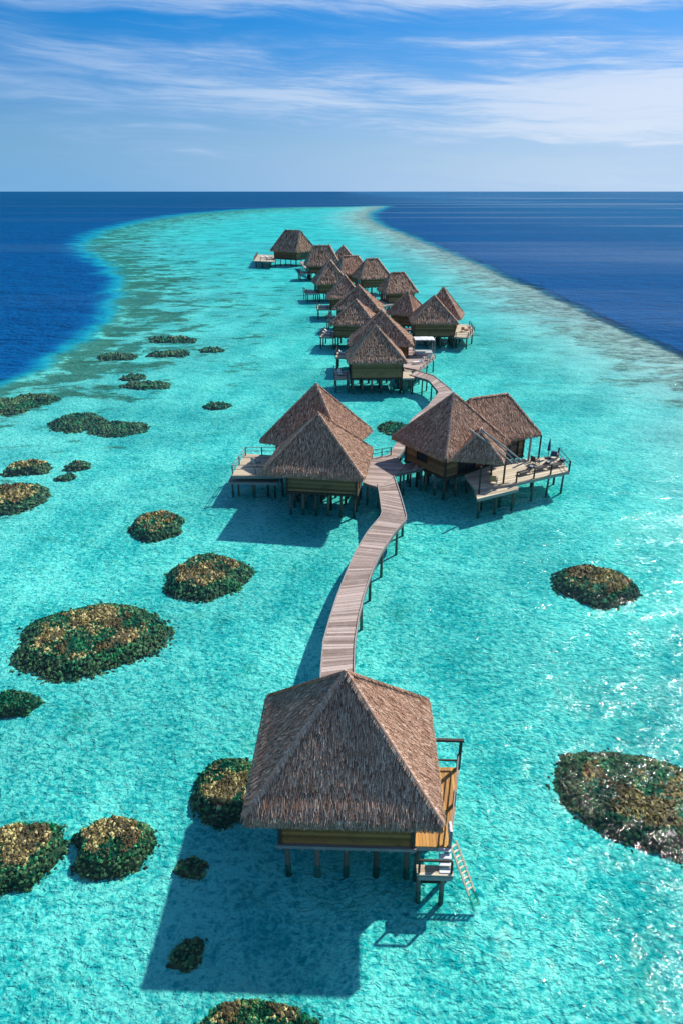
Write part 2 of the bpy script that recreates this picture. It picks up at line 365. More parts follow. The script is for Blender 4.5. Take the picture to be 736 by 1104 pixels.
# ------------------------------------------------------------ coral heads
def coral(cx, cy, wp, hp, label, rot=0., top=-.04, seed=0, lump=None, harm=.08, group='coral heads in the lagoon', squash=None):
    rg = np.random.default_rng(seed + 11); rnd = random.Random(seed)
    c = G(cx, cy, 0)
    a = abs(G(cx + wp / 2, cy, 0).x - c.x)
    b_ = (G(cx, cy - hp / 2, 0).y - G(cx, cy + hp / 2, 0).y) / 2
    dist = math.hypot(c.y, CH)
    lump = lump or max(.15, dist * .0040)
    ph = rg.uniform(0, 6.28, 8)
    ph2 = rg.uniform(0, 6.28, 20)
    def rr(t): return 1 + sum(harm / (k * .55) * np.sin(k * t + ph[k]) for k in range(2, 8)) + sum(harm * .9 / k * np.sin(k * t + ph2[k]) for k in range(9, 19, 2))
    if dist > 88: top = min(top, BED + .45)
    top = max(top, BED + .32)
    NR, NA = 14, 56
    V = [(0, 0, top + .0)]; cr, sr = math.cos(rot), math.sin(rot)
    def pt(r, t, z):
        u = r * rr(t); X, Y = a * u * math.cos(t), b_ * u * math.sin(t)
        return (X * cr - Y * sr, X * sr + Y * cr, z)
    def hz(r, X, Y):
        pl = top + .10 * math.sin(X * .8 + ph[0]) * math.sin(Y * .9 + ph[1]) + .07 * math.sin(X * 2.3 + ph[2]) * math.cos(Y * 2.0 + ph[3])
        e = max(0, (r - .66) / .34)
        return pl - (pl - BED) * min(1, e) ** 1.35
    V[0] = (0, 0, hz(0, 0, 0))
    for i in range(1, NR + 1):
        r = (i / NR) ** .75
        for j in range(NA):
            t = 2 * math.pi * j / NA
            p = pt(r * .97 * (1 + .02 * rnd.uniform(-1, 1)), t, 0)
            V.append((p[0], p[1], hz(r, p[0], p[1]) + rnd.uniform(-.04, .04) * (r < .95) - (.05 if i == NR else 0)))
    F = [(0, 1 + j, 1 + (j + 1) % NA) for j in range(NA)]
    for i in range(NR - 1):
        for j in range(NA):
            p, q = 1 + i * NA + j, 1 + i * NA + (j + 1) % NA
            F.append((p, p + NA, q + NA, q))
    mb = MB(); mb.raw(np.array(V) + np.array(c), F, [.05] * (NA * 8) + [2.1] * (len(F) - NA * 8))
    area = math.pi * a * b_
    n = int(min(9000, area / (lump ** 2) * 1.5))
    n = max(n, 25)
    # knobbly clumps
    base = np.array([(1, 0, 0), (0, 1, 0), (-1, 0, 0), (0, -1, 0), (0, 0, 1.0), (0, 0, -1)])
    fc = [(0, 1, 4), (1, 2, 4), (2, 3, 4), (3, 0, 4), (1, 0, 5), (2, 1, 5), (3, 2, 5), (0, 3, 5)]
    patch = rg.uniform(-1, 1, (5, 2))
    for k in range(n):
        t = rnd.uniform(0, 6.283); r = math.sqrt(rnd.random()) * (1.02 if rnd.random() < .9 else 1.1)
        p = pt(r, t, 0); h = hz(r, p[0], p[1])
        s = lump * rnd.uniform(.5, 1.25)
        ang = rnd.uniform(0, 6.28); ca, sa = math.cos(ang), math.sin(ang)
        vv = base * np.array((s * rnd.uniform(.5, 1), s * rnd.uniform(.5, 1.1), s * rnd.uniform(.35, .9)))
        tl = rnd.uniform(-.6, .6)
        vv = np.stack([vv[:, 0] * ca - vv[:, 1] * sa, vv[:, 0] * sa + vv[:, 1] * ca, vv[:, 2] + tl * vv[:, 0]], 1)
        tn = rnd.random() ** 1.1
        if r > .9: tn *= .8
        if h < -.12 and rnd.random() < .95: tn += 2.001
        for q in patch[:3]:
            if (p[0] / a - q[0] * .7) ** 2 + (p[1] / b_ - q[1] * .7) ** 2 < .045: tn *= .25
        mb.raw(vv + np.array((p[0], p[1], h)) + np.array(c), fc, [tn] * 8)
    o = mb.build('coral_head', 'coral')
    bpy.data.objects[o.name].data.transform(Matrix.Translation(-c)); o.location = c
    return tag(o, label, 'coral', group)

coral(97, 679, 152, 82, 'largest round olive coral head on the left, second above the near villa', seed=1, harm=.07)
coral(223, 614, 96, 45, 'oval golden coral head just left of the long boardwalk', seed=2)
coral(168, 561, 60, 27, 'small oval coral head left of the villa with two roofs', seed=3)
coral(14, 531, 66, 34, 'brown coral head cut by the left photo edge, below a thin one', seed=4)
coral(29, 500, 46, 13, 'thin brown coral head above the one cut by the left edge', seed=5, harm=.12)
coral(84, 450, 62, 19, 'left lobe of the twin coral heads near the drop-off', seed=6)
coral(126, 457, 62, 16, 'right lobe of the twin coral heads near the drop-off', seed=7)
coral(643, 624, 84, 44, 'lone oval coral head below the right villa deck', seed=8, top=0.)
coral(694, 852, 176, 112, 'huge slanting coral head cut by the right photo edge', seed=9, rot=-.62, harm=.06)
coral(120, 903, 96, 60, 'bushy green coral head left of the nearest villa', seed=10, harm=.1)
coral(14, 914, 92, 86, 'bushy green coral head at the left edge in the foreground', seed=12, harm=.1)
coral(245, 843, 80, 72, 'green coral head touching the left eave of the nearest villa', seed=13, harm=.08)
coral(273, 1096, 124, 54, 'green coral head cut by the bottom edge of the photo', seed=14, harm=.08)
coral(200, 1018, 34, 38, 'small dark sunken coral lump in the shadow of the nearest villa', seed=15, top=-.95, harm=.14)
coral(12, 751, 54, 26, 'narrow dark coral head at the left edge below the largest one', seed=16, top=-.1)
coral(234, 433, 30, 6, 'tiny flat coral head alone left of the rear roof peak', seed=17)
coral(428, 457, 42, 13, 'flat coral head between the two middle villas', seed=18, top=-.05)
coral(183, 378, 42, 6, 'flat coral strip at the far left, right of a matching strip', seed=19, harm=.15)
coral(186, 363, 56, 5, 'thin far coral strip above the other strips on the left', seed=20, harm=.15)
coral(125, 381, 40, 7, 'ragged coral strip beside the blue drop-off', seed=21, harm=.15)
coral(143, 403, 28, 5, 'tiny coral strip just above a longer one on the left', seed=22)
coral(158, 411, 50, 8, 'longer coral strip below a tiny one on the left', seed=23, harm=.1)
coral(22, 430, 62, 20, 'brown coral patch at the left edge beside the deep blue water', seed=24, top=-.35, harm=.15)
coral(84, 497, 26, 8, 'small dark coral speck right of the thin brown head', seed=25, top=-.3, harm=.15)
coral(70, 509, 20, 6, 'faint coral speck below and left of another speck', seed=26, top=-.6, harm=.15)
coral(205, 925, 40, 20, 'faint sunken coral smudge by the left shadow edge of the nearest villa', seed=27, top=-1.15, harm=.14)
coral(228, 374, 26, 4, 'tiny faint coral strip right of the far strips', seed=28, top=-.3)

# ------------------------------------------------------------ thatched roofs
def hip(x, y, w_, d, rot, ez, az_, r, axis='x'):
    c, s = math.cos(rad(rot)), math.sin(rad(rot))
    T = lambda a, b, z: Vector((x + c * a - s * b, y + s * a + c * b, z))
    e = [T(-w_ / 2, -d / 2, ez), T(w_ / 2, -d / 2, ez), T(w_ / 2, d / 2, ez), T(-w_ / 2, d / 2, ez)]
    R = (T(-r, 0, az_), T(r, 0, az_)) if axis == 'x' else (T(0, -r, az_), T(0, r, az_))
    return e, R, T
def strands(mb, poly, dn, nrm, n, bl, bw, rg, lift=.07, tone=(.0, 1.), off=0.02, over=True):
    """straw tufts lying down the slope of one roof face"""
    poly = [np.array(p) for p in poly]
    tris = [(poly[0], poly[i], poly[i + 1]) for i in range(1, len(poly) - 1)]
    ar = np.array([np.linalg.norm(np.cross(b - a, c - a)) / 2 for a, b, c in tris])
    if ar.sum() < 1e-3: return
    dn = np.array(dn); nrm = np.array(nrm); sd_ = np.cross(nrm, dn)
    V = []; tn = []
    for (a, b, c), A in zip(tris, ar):
        k = int(n * A / ar.sum())
        u, v = rg.random(k), rg.random(k); fl = u + v > 1; u[fl], v[fl] = 1 - u[fl], 1 - v[fl]
        P = a + u[:, None] * (b - a) + v[:, None] * (c - a)
        an = rg.normal(0, .16, k)[:, None]
        D = dn * np.cos(an) + sd_ * np.sin(an); S = sd_ * np.cos(an) - dn * np.sin(an)
        L = bl * rg.uniform(.6, 1.25, k)[:, None]; W = bw * rg.uniform(.6, 1.4, k)[:, None] / 2
        lf = rg.uniform(.3, 1.3, k)[:, None] * lift
        o0 = P - D * L * .5 + nrm * off; o1 = P + D * L * .5 + nrm * lf
        vh = rg.uniform(.1, .45, k)[:, None]; rl__ = rg.normal(0, .2, k)[:, None]
        V.append(np.stack([o0 - S * W * .7, o0 + nrm * W * vh, o0 + S * W * .7, o1 - S * W * .8 - nrm * W * rl__, o1 + nrm * W * vh, o1 + S * W * .8 + nrm * W * rl__], 1).reshape(-1, 3))
        tn.append(rg.beta(*((2.0, 2.2) if bw < .05 else (3.2, 3.2)), k) * (tone[1] - tone[0]) + tone[0])
    V = np.concatenate(V); tn = np.concatenate(tn); k = len(tn)
    F = []; T = []
    for i in range(k):
        j = i * 6; F.append((j, j + 1, j + 4, j + 3)); F.append((j + 1, j + 2, j + 5, j + 4)); T += [tn[i], tn[i]]
    mb.raw(V, F, T)
def roof(parent, spec, dens=1., axis='x', seed=0, fine=False, skip=()):
    x, y, w_, d, rot, ez, az_, r = spec
    rg = np.random.default_rng(seed + 5)
    e, R, T = hip(*spec, axis=axis)
    dist = math.hypot(y, 24)
    bw = max(.040, dist * .00095); bl = max(.42, dist * .0042)
    th = .28
    mb = MB()
    # solid thatch body
    low = [p - Vector((0, 0, th)) for p in e]
    V = [tuple(p) for p in e] + [tuple(p) for p in low] + [tuple(R[0]), tuple(R[1])]
    cen = (R[0] + R[1]) / 2 - Vector((0, 0, (az_ - ez) * .25 + th)); V.append(tuple(cen))
    if axis == 'x': faces = [(0, 1, 9, 8), (1, 2, 9), (2, 3, 8, 9), (3, 0, 8)]
    else: faces = [(0, 1, 8), (1, 2, 9, 8), (2, 3, 9), (3, 0, 8, 9)]
    if r < .02: faces = [tuple(dict.fromkeys([8 if k == 9 else k for k in f])) for f in faces]
    F = list(faces) + [(4, 5, 1, 0), (5, 6, 2, 1), (6, 7, 3, 2), (7, 4, 0, 3), (5, 4, 10), (6, 5, 10), (7, 6, 10), (4, 7, 10)]
    mb.raw(V, F, [.12] * len(F))
    VV = [Vector(p) for p in V]
    for f in faces:
        P = [VV[k] for k in f]
        nrm = (P[1] - P[0]).cross(P[-1] - P[0]).normalized()
        if nrm.z < 0: nrm = -nrm
        dn = Vector((nrm.x * nrm.z, nrm.y * nrm.z, -(nrm.x ** 2 + nrm.y ** 2))).normalized()
        area = sum((P[k] - P[0]).cross(P[k + 1] - P[0]).length / 2 for k in range(1, len(P) - 1))
        n = int(area / (bw * bl) * 1.9 * dens)
        strands(mb, P, dn, nrm, n, bl, bw, rg, lift=.03 + bw * .22)
        # raised lip course along the eave and the hanging fringe
        a, b = P[0], P[1]; L = (b - a).length; out_ = Vector((nrm.x, nrm.y, 0)).normalized()
        up = -dn
        q = [a, b, b + up * .75 + (a - b).normalized() * .5, a + up * .75 + (b - a).normalized() * .5]
        strands(mb, q, dn, nrm, int(L * .7 / (bw * bl) * 1.6 * dens), bl, bw, rg, lift=.08 + bw * .45, off=.06, tone=(.15, 1.))
        hang = (dn * .55 + Vector((0, 0, -1)) * .6).normalized(); hn = (out_ * .9 + Vector((0, 0, .35))).normalized()
        hn = (hn - hang * hn.dot(hang)).normalized()
        q = [a + out_ * .02 + dn * .08, b + out_ * .02 + dn * .08, b + out_ * .1 - Vector((0, 0, .22)), a + out_ * .1 - Vector((0, 0, .22))]
        strands(mb, q, hang, hn, int(L / bw * 5.5 * dens), max(.36, bl * .6), bw * .8, rg, lift=.05, tone=(.0, .9))
    ro = mb.build('roof', 'straw', parent)
    # ridge caps
    rc = MB()
    rr_ = .09 + dist * .0004
    segs = []
    for k, p in enumerate(e):
        if axis == 'x': q = R[0] if k in (0, 3) else R[1]
        else: q = R[0] if k in (0, 1) else R[1]
        segs.append((p + (q - p) * .01, q))
    if r > .02: segs.append((R[0], R[1]))
    for a, b in segs:
        n = max(3, int((b - a).length / .8)); pts = [a + (b - a) * k / n + Vector((0, 0, .03 + rg.uniform(-.03, .03))) for k in range(n + 1)]
        rc.tube(pts, rr_, 6, tone=.55)
        dnv = np.array((a - b).normalized()); hz_ = np.cross(dnv, (0, 0, 1)); hz_ /= max(1e-6, np.linalg.norm(hz_))
        K = int((b - a).length / bw * 3.2 * dens); tt = rg.random(K)
        A, B = np.array(a), np.array(b)
        upn = np.cross(hz_, dnv); upn = upn if upn[2] > 0 else -upn
        P = A + tt[:, None] * (B - A); sgn = np.where(rg.random(K) < .5, 1, -1)[:, None]
        ang = rg.normal(.75, .25, K)[:, None]
        D = dnv * np.cos(ang) + hz_ * np.sin(ang) * sgn; S = np.cross(D, upn)
        Ln = bl * (.75 if dist > 100 else 1.) * rg.uniform(.4, .8, K)[:, None]; W = bw * .45
        o0 = P + upn * (rr_ * 1.02 + .03); o1 = P + D * Ln * .8 + upn * (.02 + bw * .5)
        Vs = np.stack([o0 - S * W, o0 + S * W, o1 + S * W, o1 - S * W], 1).reshape(-1, 3)
        rc.raw(Vs, [(4 * i, 4 * i + 1, 4 * i + 2, 4 * i + 3) for i in range(K)], list(rg.uniform(.45, 1., K)))
    if r < .02: rc.tube([R[0] - Vector((0, 0, .15)), R[0] + Vector((0, 0, .16))], rr_ * 1.6, 8, tone=.7, r2=rr_ * .6)
    rc.build('ridge_cap', 'straw', ro)
    return ro

# ------------------------------------------------------------ villa bodies
def walls(parent, spec, over, fz, mat, openings=(), step=.24, axis='x'):
    """lapped board walls; each side a part. openings: (side, u0, u1, z0, z1, kind)"""
    x, y, w_, d, rot, ez, az_, r = spec
    W, D = w_ - 2 * over, d - 2 * over
    slope = (az_ - ez) / (min(w_, d) / 2)
    top = ez - .15 + over * .55
    c, s = math.cos(rad(rot)), math.sin(rad(rot))
    T = lambda a, b, z: Vector((x + c * a - s * b, y + s * a + c * b, z))
    cor = [(-W / 2, -D / 2), (W / 2, -D / 2), (W / 2, D / 2), (-W / 2, D / 2)]
    rnd = random.Random(int(x * 10 + y))
    for k in range(4):
        a, b = cor[k], cor[(k + 1) % 4]
        L = math.hypot(b[0] - a[0], b[1] - a[1]); ux, uy = (b[0] - a[0]) / L, (b[1] - a[1]) / L; nx, ny = uy, -ux
        ops = [o for o in openings if o[0] == k]
        mb = MB(); z = fz
        while z < top - .02:
            h = min(step, top - z)
            cuts = [(0, L)]
            for o_ in ops:
                if z + h * .5 > o_[3] and z + h * .5 < o_[4]:
                    new = []
                    for u0, u1 in cuts:
                        if o_[1] * L > u0: new.append((u0, min(u1, o_[1] * L)))
                        if o_[2] * L < u1: new.append((max(u0, o_[2] * L), u1))
                    cuts = new
            for u0, u1 in cuts:
                if u1 - u0 < .05: continue
                um = (u0 + u1) / 2
                tn = rnd.random()
                tilt = .045
                P = T(a[0] + ux * um, a[1] + uy * um, z + h / 2)
                M = Matrix.Rotation(rad(rot) + math.atan2(uy, ux), 3, 'Z') @ Matrix.Rotation(-tilt * 2, 3, 'X')
                mb.box(P, (u1 - u0, .06, h + .03), tone=tn, M=M)
            z += step
        mb.build('wall', mat, parent)
        for o_ in ops:
            u0, u1, z0, z1, kd = o_[1] * L, o_[2] * L, o_[3], o_[4], o_[5]
            um = (u0 + u1) / 2; ang = rad(rot) + math.atan2(uy, ux)
            fm = MB()
            for uu in (u0, u1): fm.box(T(a[0] + ux * uu + nx * .03, a[1] + uy * uu + ny * .03, (z0 + z1) / 2), (.12, .16, z1 - z0 + .12), ang, tone=.3)
            for zz in (z0, z1): fm.box(T(a[0] + ux * um + nx * .03, a[1] + uy * um + ny * .03, zz), (u1 - u0 - .12, .158, .12), ang, tone=.3)
            fm.box(T(a[0] + ux * um + nx * .02, a[1] + uy * um + ny * .02, (z0 + z1) / 2), (.07, .1, z1 - z0 - .12), ang, tone=.3)
            fo = fm.build('door' if kd == 'door' else 'window', 'dark_timber', parent)
            g = MB(); g.box(T(a[0] + ux * um - nx * .01, a[1] + uy * um - ny * .01, (z0 + z1) / 2), (u1 - u0 - .1, .03, z1 - z0 - .1), ang)
            g.build('pane', 'window_glass', fo)
    for (a, b) in cor:
        cp = MB(); cp.box(T(a * 1.004, b * 1.004, (fz - .12 + top) / 2), (.2, .2, top - fz + .12), rad(rot), tone=.6); cp.build('corner_post', 'dark_timber', parent)
    return T, W, D, top
def floor_slab(parent, T, W, D, fz, rot, mat='dark_timber', name='floor'):
    fm = MB(); fm.box(T(0, 0, fz - .13), (W + .36, D + .36, .2), rad(rot), tone=.6)
    k = int(W / 1.2) + 1
    for i in range(k + 1):
        u = -W / 2 + W * i / k; fm.box(T(u, 0, fz - .33), (.16, D + .2, .2), rad(rot), tone=.4)
    fl = fm.build(name, mat, parent)
    return fl
def pile(parent, x, y, top, r=.14, lean=0., seed=0):
    rnd = random.Random(seed + int(x * 7 + y * 3))
    mb = MB(); dx, dy = rnd.uniform(-.06, .06), rnd.uniform(-.06, .06)
    z0 = BED - .1
    mb.tube([(x + dx * (1 - t), y + dy * (1 - t), z0 + (top - z0) * t) for t in (0, .35, .7, 1)], r * 1.12, 9, tone=rnd.random(), r2=r * .9)
    return mb.build('stilt', 'pile_wood', parent)
def piles_grid(parent, T, W, D, fz, nx, ny, r=.14):
    for i in range(nx):
        for j in range(ny):
            if nx > 2 and ny > 2 and 0 < i < nx - 1 and 0 < j < ny - 1 and (i + j) % 2: continue
            p = T(-W / 2 + .25 + (W - .5) * i / (nx - 1), -D / 2 + .25 + (D - .5) * j / (ny - 1), 0)
            pile(parent, p.x, p.y, fz - .42, r)

def deck(parent, poly, z, mat, board=.16, ang=0., piles=None, name='deck', r=.12, thick=.07):
    """plank deck clipped to a polygon (world xy), boards running along direction ang"""
    poly = [Vector((p[0], p[1])) for p in poly]
    c, s = math.cos(ang), math.sin(ang)
    loc = [(p.x * c + p.y * s, -p.x * s + p.y * c) for p in poly]
    v0, v1 = min(q[1] for q in loc), max(q[1] for q in loc)
    rnd = random.Random(int(v0 * 31)); mb = MB(); v = v0
    while v < v1 - .02:
        e = min(v + board * .93, v1)
        vm = (v + e) / 2; xs = []
        def cross(vv):
            r_ = []
            for i in range(len(loc)):
                (xa, ya), (xb, yb) = loc[i], loc[(i + 1) % len(loc)]
                if (ya - vv) * (yb - vv) < 0: r_.append(xa + (xb - xa) * (vv - ya) / (yb - ya))
            return sorted(r_)
        A, B = cross(v + 1e-4), cross(e - 1e-4)
        if len(A) >= 2 and len(B) >= 2:
            q = [(A[0], v), (A[-1], v), (B[-1], e), (B[0], e)]
            w4 = [(a * c - b * s, a * s + b * c) for a, b in q]
            zz = z + rnd.uniform(-.008, .008)
            mb.prism(w4, zz - thick, zz, tone=rnd.random())
        v += board
    dk = mb.build(name, mat, parent)
    fm = MB(); n = len(poly); cen = sum(poly, Vector((0, 0))) / n
    for i in range(n):
        a, b = poly[i], poly[(i + 1) % n]
        ai, bi = a + (cen - a).normalized() * .08, b + (cen - b).normalized() * .08
        fm.bar((ai.x, ai.y, z - .21 - .003 * i), (bi.x, bi.y, z - .21 - .003 * i), .12, .26, tone=.8)
    fm.build('edge_beam', 'grey_timber', dk)
    if piles:
        for p in piles: pile(dk, p[0], p[1], z - .3, r)
    return dk
def railing(dk, pts, z, h=1.0, r=.06, mat='dark_timber', rails=(1., .55), posts=True, every=1.8):
    rm = MB(); P = [Vector((p[0], p[1], z)) for p in pts]; spots = []
    for a, b in zip(P, P[1:]):
        L = (b - a).length; n = max(1, round(L / every))
        spots += [a + (b - a) * k / n for k in range(n + (b is P[-1]))]
        for hh in rails: rm.bar(a + Vector((0, 0, h * hh)), b + Vector((0, 0, h * hh)), .06, .06, tone=.6)
    rm.build('railing', mat, dk)
    for q in spots:
        pm = MB(); pm.box(q + Vector((0, 0, h / 2 - .05)), (2 * r, 2 * r, h + .14), tone=.4); pm.build('railing_post', mat, dk)
def px(poly, z): return [G(a, b, z) for a, b in poly]

# ============================================================ nearest villa (A)
A = (.2, 26.5, 9.1, 8.4, -2.0, 4.8, 9.95, 0.)
FZ = 1.75
vA = empty('thatched_villa', (.2, 26.5, BED), 'nearest thatched villa with a square pyramid roof and honey coloured side deck', 'villa', 'overwater villas')
roof(vA, A, 1.7, seed=1)
Aw = (.35, 26.7, 8.4, 8.2, -2.0, 4.8, 9.95, 0.)
T, W, D, top = walls(vA, Aw, .95, FZ, 'wall_boards', openings=[(1, .15, .45, FZ + .3, 3.9, 'door'), (1, .6, .85, 2.6, 3.8, 'window')], step=.2)
floor_slab(vA, T, W, D, FZ, -2, 'grey_timber')
piles_grid(vA, T, W, D, FZ, 5, 4, .15)
# side deck running back along the right wall
x1 = W / 2 + .12
def TA(a, b): p = T(a, b, 0); return (p.x, p.y)
pd = [TA(x1, -D / 2 - .05), TA(x1 + 1.75, -D / 2 - .05), TA(x1 + 2.75, D / 2 - 1.2), TA(x1, D / 2 - 1.2)]
dA = deck(vA, pd, FZ + .06, 'honey_deck', .17, rad(90 - 2), [TA(x1 + .15, -D / 2 + .1), TA(x1 + 1.6, -D / 2 + .1), TA(x1 + 2.0, 0), TA(x1 + 2.5, D / 2 - 1.4)], r=.13)
railing(dA, [TA(x1 + 1.7, -D / 2), TA(x1 + 2.67, D / 2 - 1.25)], FZ + .06, 1.0, .07, 'grey_timber', every=2.2)
# lower landing in front of the deck, with a tie beam between its piles
la = [TA(x1 + .05, -D / 2 - 1.15), TA(x1 + 1.8, -D / 2 - 1.15), TA(x1 + 1.8, -D / 2 - .6), TA(x1 + .05, -D / 2 - .6)]
lA = deck(vA, la, FZ - .55, 'pale_deck', .17, rad(-2), [TA(x1 + .15, -D / 2 - 1.05), TA(x1 + 1.3, -D / 2 - 1.05)], name='landing', r=.12)
p, q = TA(x1 + .15, -D / 2 - 1.05), TA(x1 + 1.7, -D / 2 - 1.05)
for a_, b_, wd in (((*p, .6), (*TA(x1 + 1.3, -D / 2 - 1.05), .6), .11), ((*p, FZ + .35), (*q, FZ + .35), .09), ((*p, FZ - .5), (*p, FZ + .29), .1), ((*q, FZ - .5), (*q, FZ + .29), .1)):
    tb = MB(); tb.bar(a_, b_, wd); tb.build('tie_beam', 'dark_timber', lA)
# white steps beside the landing
sm = MB()
for k in range(4):
    a = TA(x1 + 1.45, -D / 2 - .12 - .26 * k); sm.box((a[0] , a[1], FZ - .02 - .17 * k), (.62, .27, .06), rad(-2), tone=.9)
sm.build('steps', 'white_fabric', dA)
# wooden gate frame rising behind the deck
gf = MB()
g0, g1 = TA(x1 + .9, D / 2 - 1.15), TA(x1 + 2.75, D / 2 - 1.15)
for g in (g0, g1): gf.bar((*g, FZ - .1), (*g, FZ + 2.0), .15, .15, tone=.3)
gf.bar((*g0, FZ + 2.0), (*g1, FZ + 2.0), .16, .14, tone=.6, ext=.3); gf.bar((*g0, FZ + .55), (*g1, FZ + .55), .08, .08, tone=.5)
gf.build('gate_frame', 'dark_timber', dA)
# ladder slanting down into the water
lm = MB(); s0 = Vector((*TA(x1 + 1.9, -D / 2 + .2), FZ + .05)); s1 = Vector((*TA(x1 + 3.0, -D / 2 - 1.5), -.5)); sd3 = Vector((.16, .12, 0))
for sg in (-1, 1): lm.bar(s0 + sd3 * sg, s1 + sd3 * sg, .09, .07, tone=.9)
for k in range(12): p = s0 + (s1 - s0) * (k + .5) / 12; lm.bar(p - sd3, p + sd3, .09, .04, tone=1.)
lm.build('ladder', 'pale_deck', dA)
# bench and towel on the deck
def bench(loc, rot, label):
    t = empty('deck_bench', loc, label, 'bench'); M = Matrix.Rotation(rot, 3, 'Z'); L = Vector(loc)
    b = MB()
    for k in range(3): b.box(L + M @ Vector((0, -.16 + .16 * k, .45)), (1.3, .14, .04), rot, tone=.8)
    b.build('seat', 'weathered_planks', t)
    for sx in (-1, 1):
        for sy in (-1, 1):
            b = MB(); b.box(L + M @ Vector((.55 * sx, .14 * sy, .215)), (.07, .07, .43), rot); b.build('leg', 'grey_timber', t)
p = TA(x1 + 1.25, .35); bench((p[0], p[1], FZ + .06), rad(88), 'weathered plank bench on the honey coloured deck of the nearest villa')
tw = MB(); p = TA(x1 + 1.7, -D / 2 + .25)
Mt = Matrix.Rotation(rad(-2), 3, 'Z')
prof = [(-.09, -.42), (-.085, -.2), (-.08, .02), (-.05, .075), (.0, .085), (.05, .075), (.08, .02), (.09, -.25), (.1, -.5)]
V = []; rnd = random.Random(3)
for yy in range(7):
    for a, b in prof: V.append(tuple(Vector((p[0], p[1], FZ + 1.06)) + Mt @ Vector((a + .015 * math.sin(yy * 2.1 + b * 9), -.3 + yy * .1, b + .01 * rnd.random()))))
n9 = len(prof)
tw.raw(V, [(i * n9 + j, i * n9 + j + 1, (i + 1) * n9 + j + 1, (i + 1) * n9 + j) for i in range(6) for j in range(n9 - 1)], [.5] * 48)
o = tw.build('towel', 'white_fabric'); so = o.modifiers.new('s', 'SOLIDIFY'); so.thickness = .015
tag(o, 'white towel hung over the deck rail corner of the nearest villa', 'towel')

# ============================================================ furniture for the decks
def lounger(loc, rot, label, cloth='dark_fabric', group='sun loungers on the villa decks', scale=1.):
    t = empty('sun_lounger', loc, label, 'lounger', group); L = Vector(loc); M = Matrix.Rotation(rot, 3, 'Z')
    def P(a, b, c): return L + M @ (Vector((a, b, c)) * scale)
    f = MB()
    for sx in (-.33, .33): f.bar(P(sx, -1, .28), P(sx, .95, .28), .06 * scale, .06 * scale, tone=.5)
    for yy in (-1, -.2, .95): f.bar(P(-.33, yy, .285), P(.33, yy, .285), .05 * scale, .05 * scale, tone=.5)
    f.build('frame', 'grey_timber', t)
    for sx in (-.3, .3):
        for yy in (-.9, .8):
            b = MB(); b.bar(P(sx, yy, 0), P(sx, yy, .26), .06 * scale, .06 * scale); b.build('leg', 'grey_timber', t)
    b = MB(); M3 = M.copy(); b.box(P(0, -.35, .36), (.66 * scale, 1.28 * scale, .1 * scale), M=M3); b.build('mattress', cloth, t)
    b = MB(); M3 = M @ Matrix.Rotation(rad(32), 3, 'X'); b.box(P(0, .6, .58), (.66 * scale, .8 * scale, .1 * scale), M=M3); b.build('backrest', cloth, t)
    b = MB(); b.box(P(0, .82, .79), (.44 * scale, .24 * scale, .09 * scale), M=M3); b.build('pillow', 'white_fabric', t)
    return t
def armchair(loc, rot, label, cloth='tan_fabric', scale=1.):
    t = empty('armchair', loc, label, 'armchair'); L = Vector(loc); M = Matrix.Rotation(rot, 3, 'Z')
    P = lambda a, b, c: L + M @ (Vector((a, b, c)) * scale)
    s = scale
    b = MB(); b.box(P(0, 0, .4), (.7 * s, .7 * s, .14 * s), M=M); b.build('seat', cloth, t)
    b = MB(); b.box(P(0, .36, .72), (.7 * s, .1 * s, .62 * s), M=M @ Matrix.Rotation(rad(-12), 3, 'X')); b.build('backrest', cloth, t)
    for sx in (-1, 1):
        b = MB(); b.box(P(.39 * sx, 0, .6), (.08 * s, .74 * s, .06 * s), M=M); b.build('armrest', 'grey_timber', t)
        for yy in (-.33, .33):
            b = MB(); b.box(P(.39 * sx, yy, .285), (.06 * s, .06 * s, .57 * s), M=M); b.build('leg', 'grey_timber', t)
def table(loc, label, s=1.):
    t = empty('side_table', loc, label, 'table'); L = Vector(loc)
    b = MB(); b.tube([L + Vector((0, 0, .66 * s)), L + Vector((0, 0, .72 * s))], .45 * s, 20, tone=.8); b.build('tabletop', 'grey_timber', t)
    b = MB(); b.tube([L + Vector((0, 0, .03)), L + Vector((0, 0, .66 * s))], .06 * s, 10); b.build('column', 'dark_timber', t)
    b = MB(); b.tube([L, L + Vector((0, 0, .04))], .28 * s, 16); b.build('foot', 'dark_timber', t)
def parasol(loc, label, cloth='blue_fabric', h=2.4):
    t = empty('folded_parasol', loc, label, 'parasol'); L = Vector(loc)
    b = MB(); b.tube([L, L + Vector((0, 0, h))], .04, 8); b.build('pole', 'dark_timber', t)
    b = MB(); pr = [(.9, .03), (1.0, .2), (1.5, .17), (2.1, .1), (2.5, .03)]
    for (a, r1_), (c_, r2_) in zip(pr, pr[1:]): b.tube([L + Vector((0, 0, a * h / 2.4)), L + Vector((0, 0, c_ * h / 2.4))], r1_, 8, r2=r2_)
    b.build('canopy', cloth, t)
    b = MB(); b.box(L + Vector((0, 0, .06)), (.6, .6, .12)); b.build('base', 'dark_timber', t)

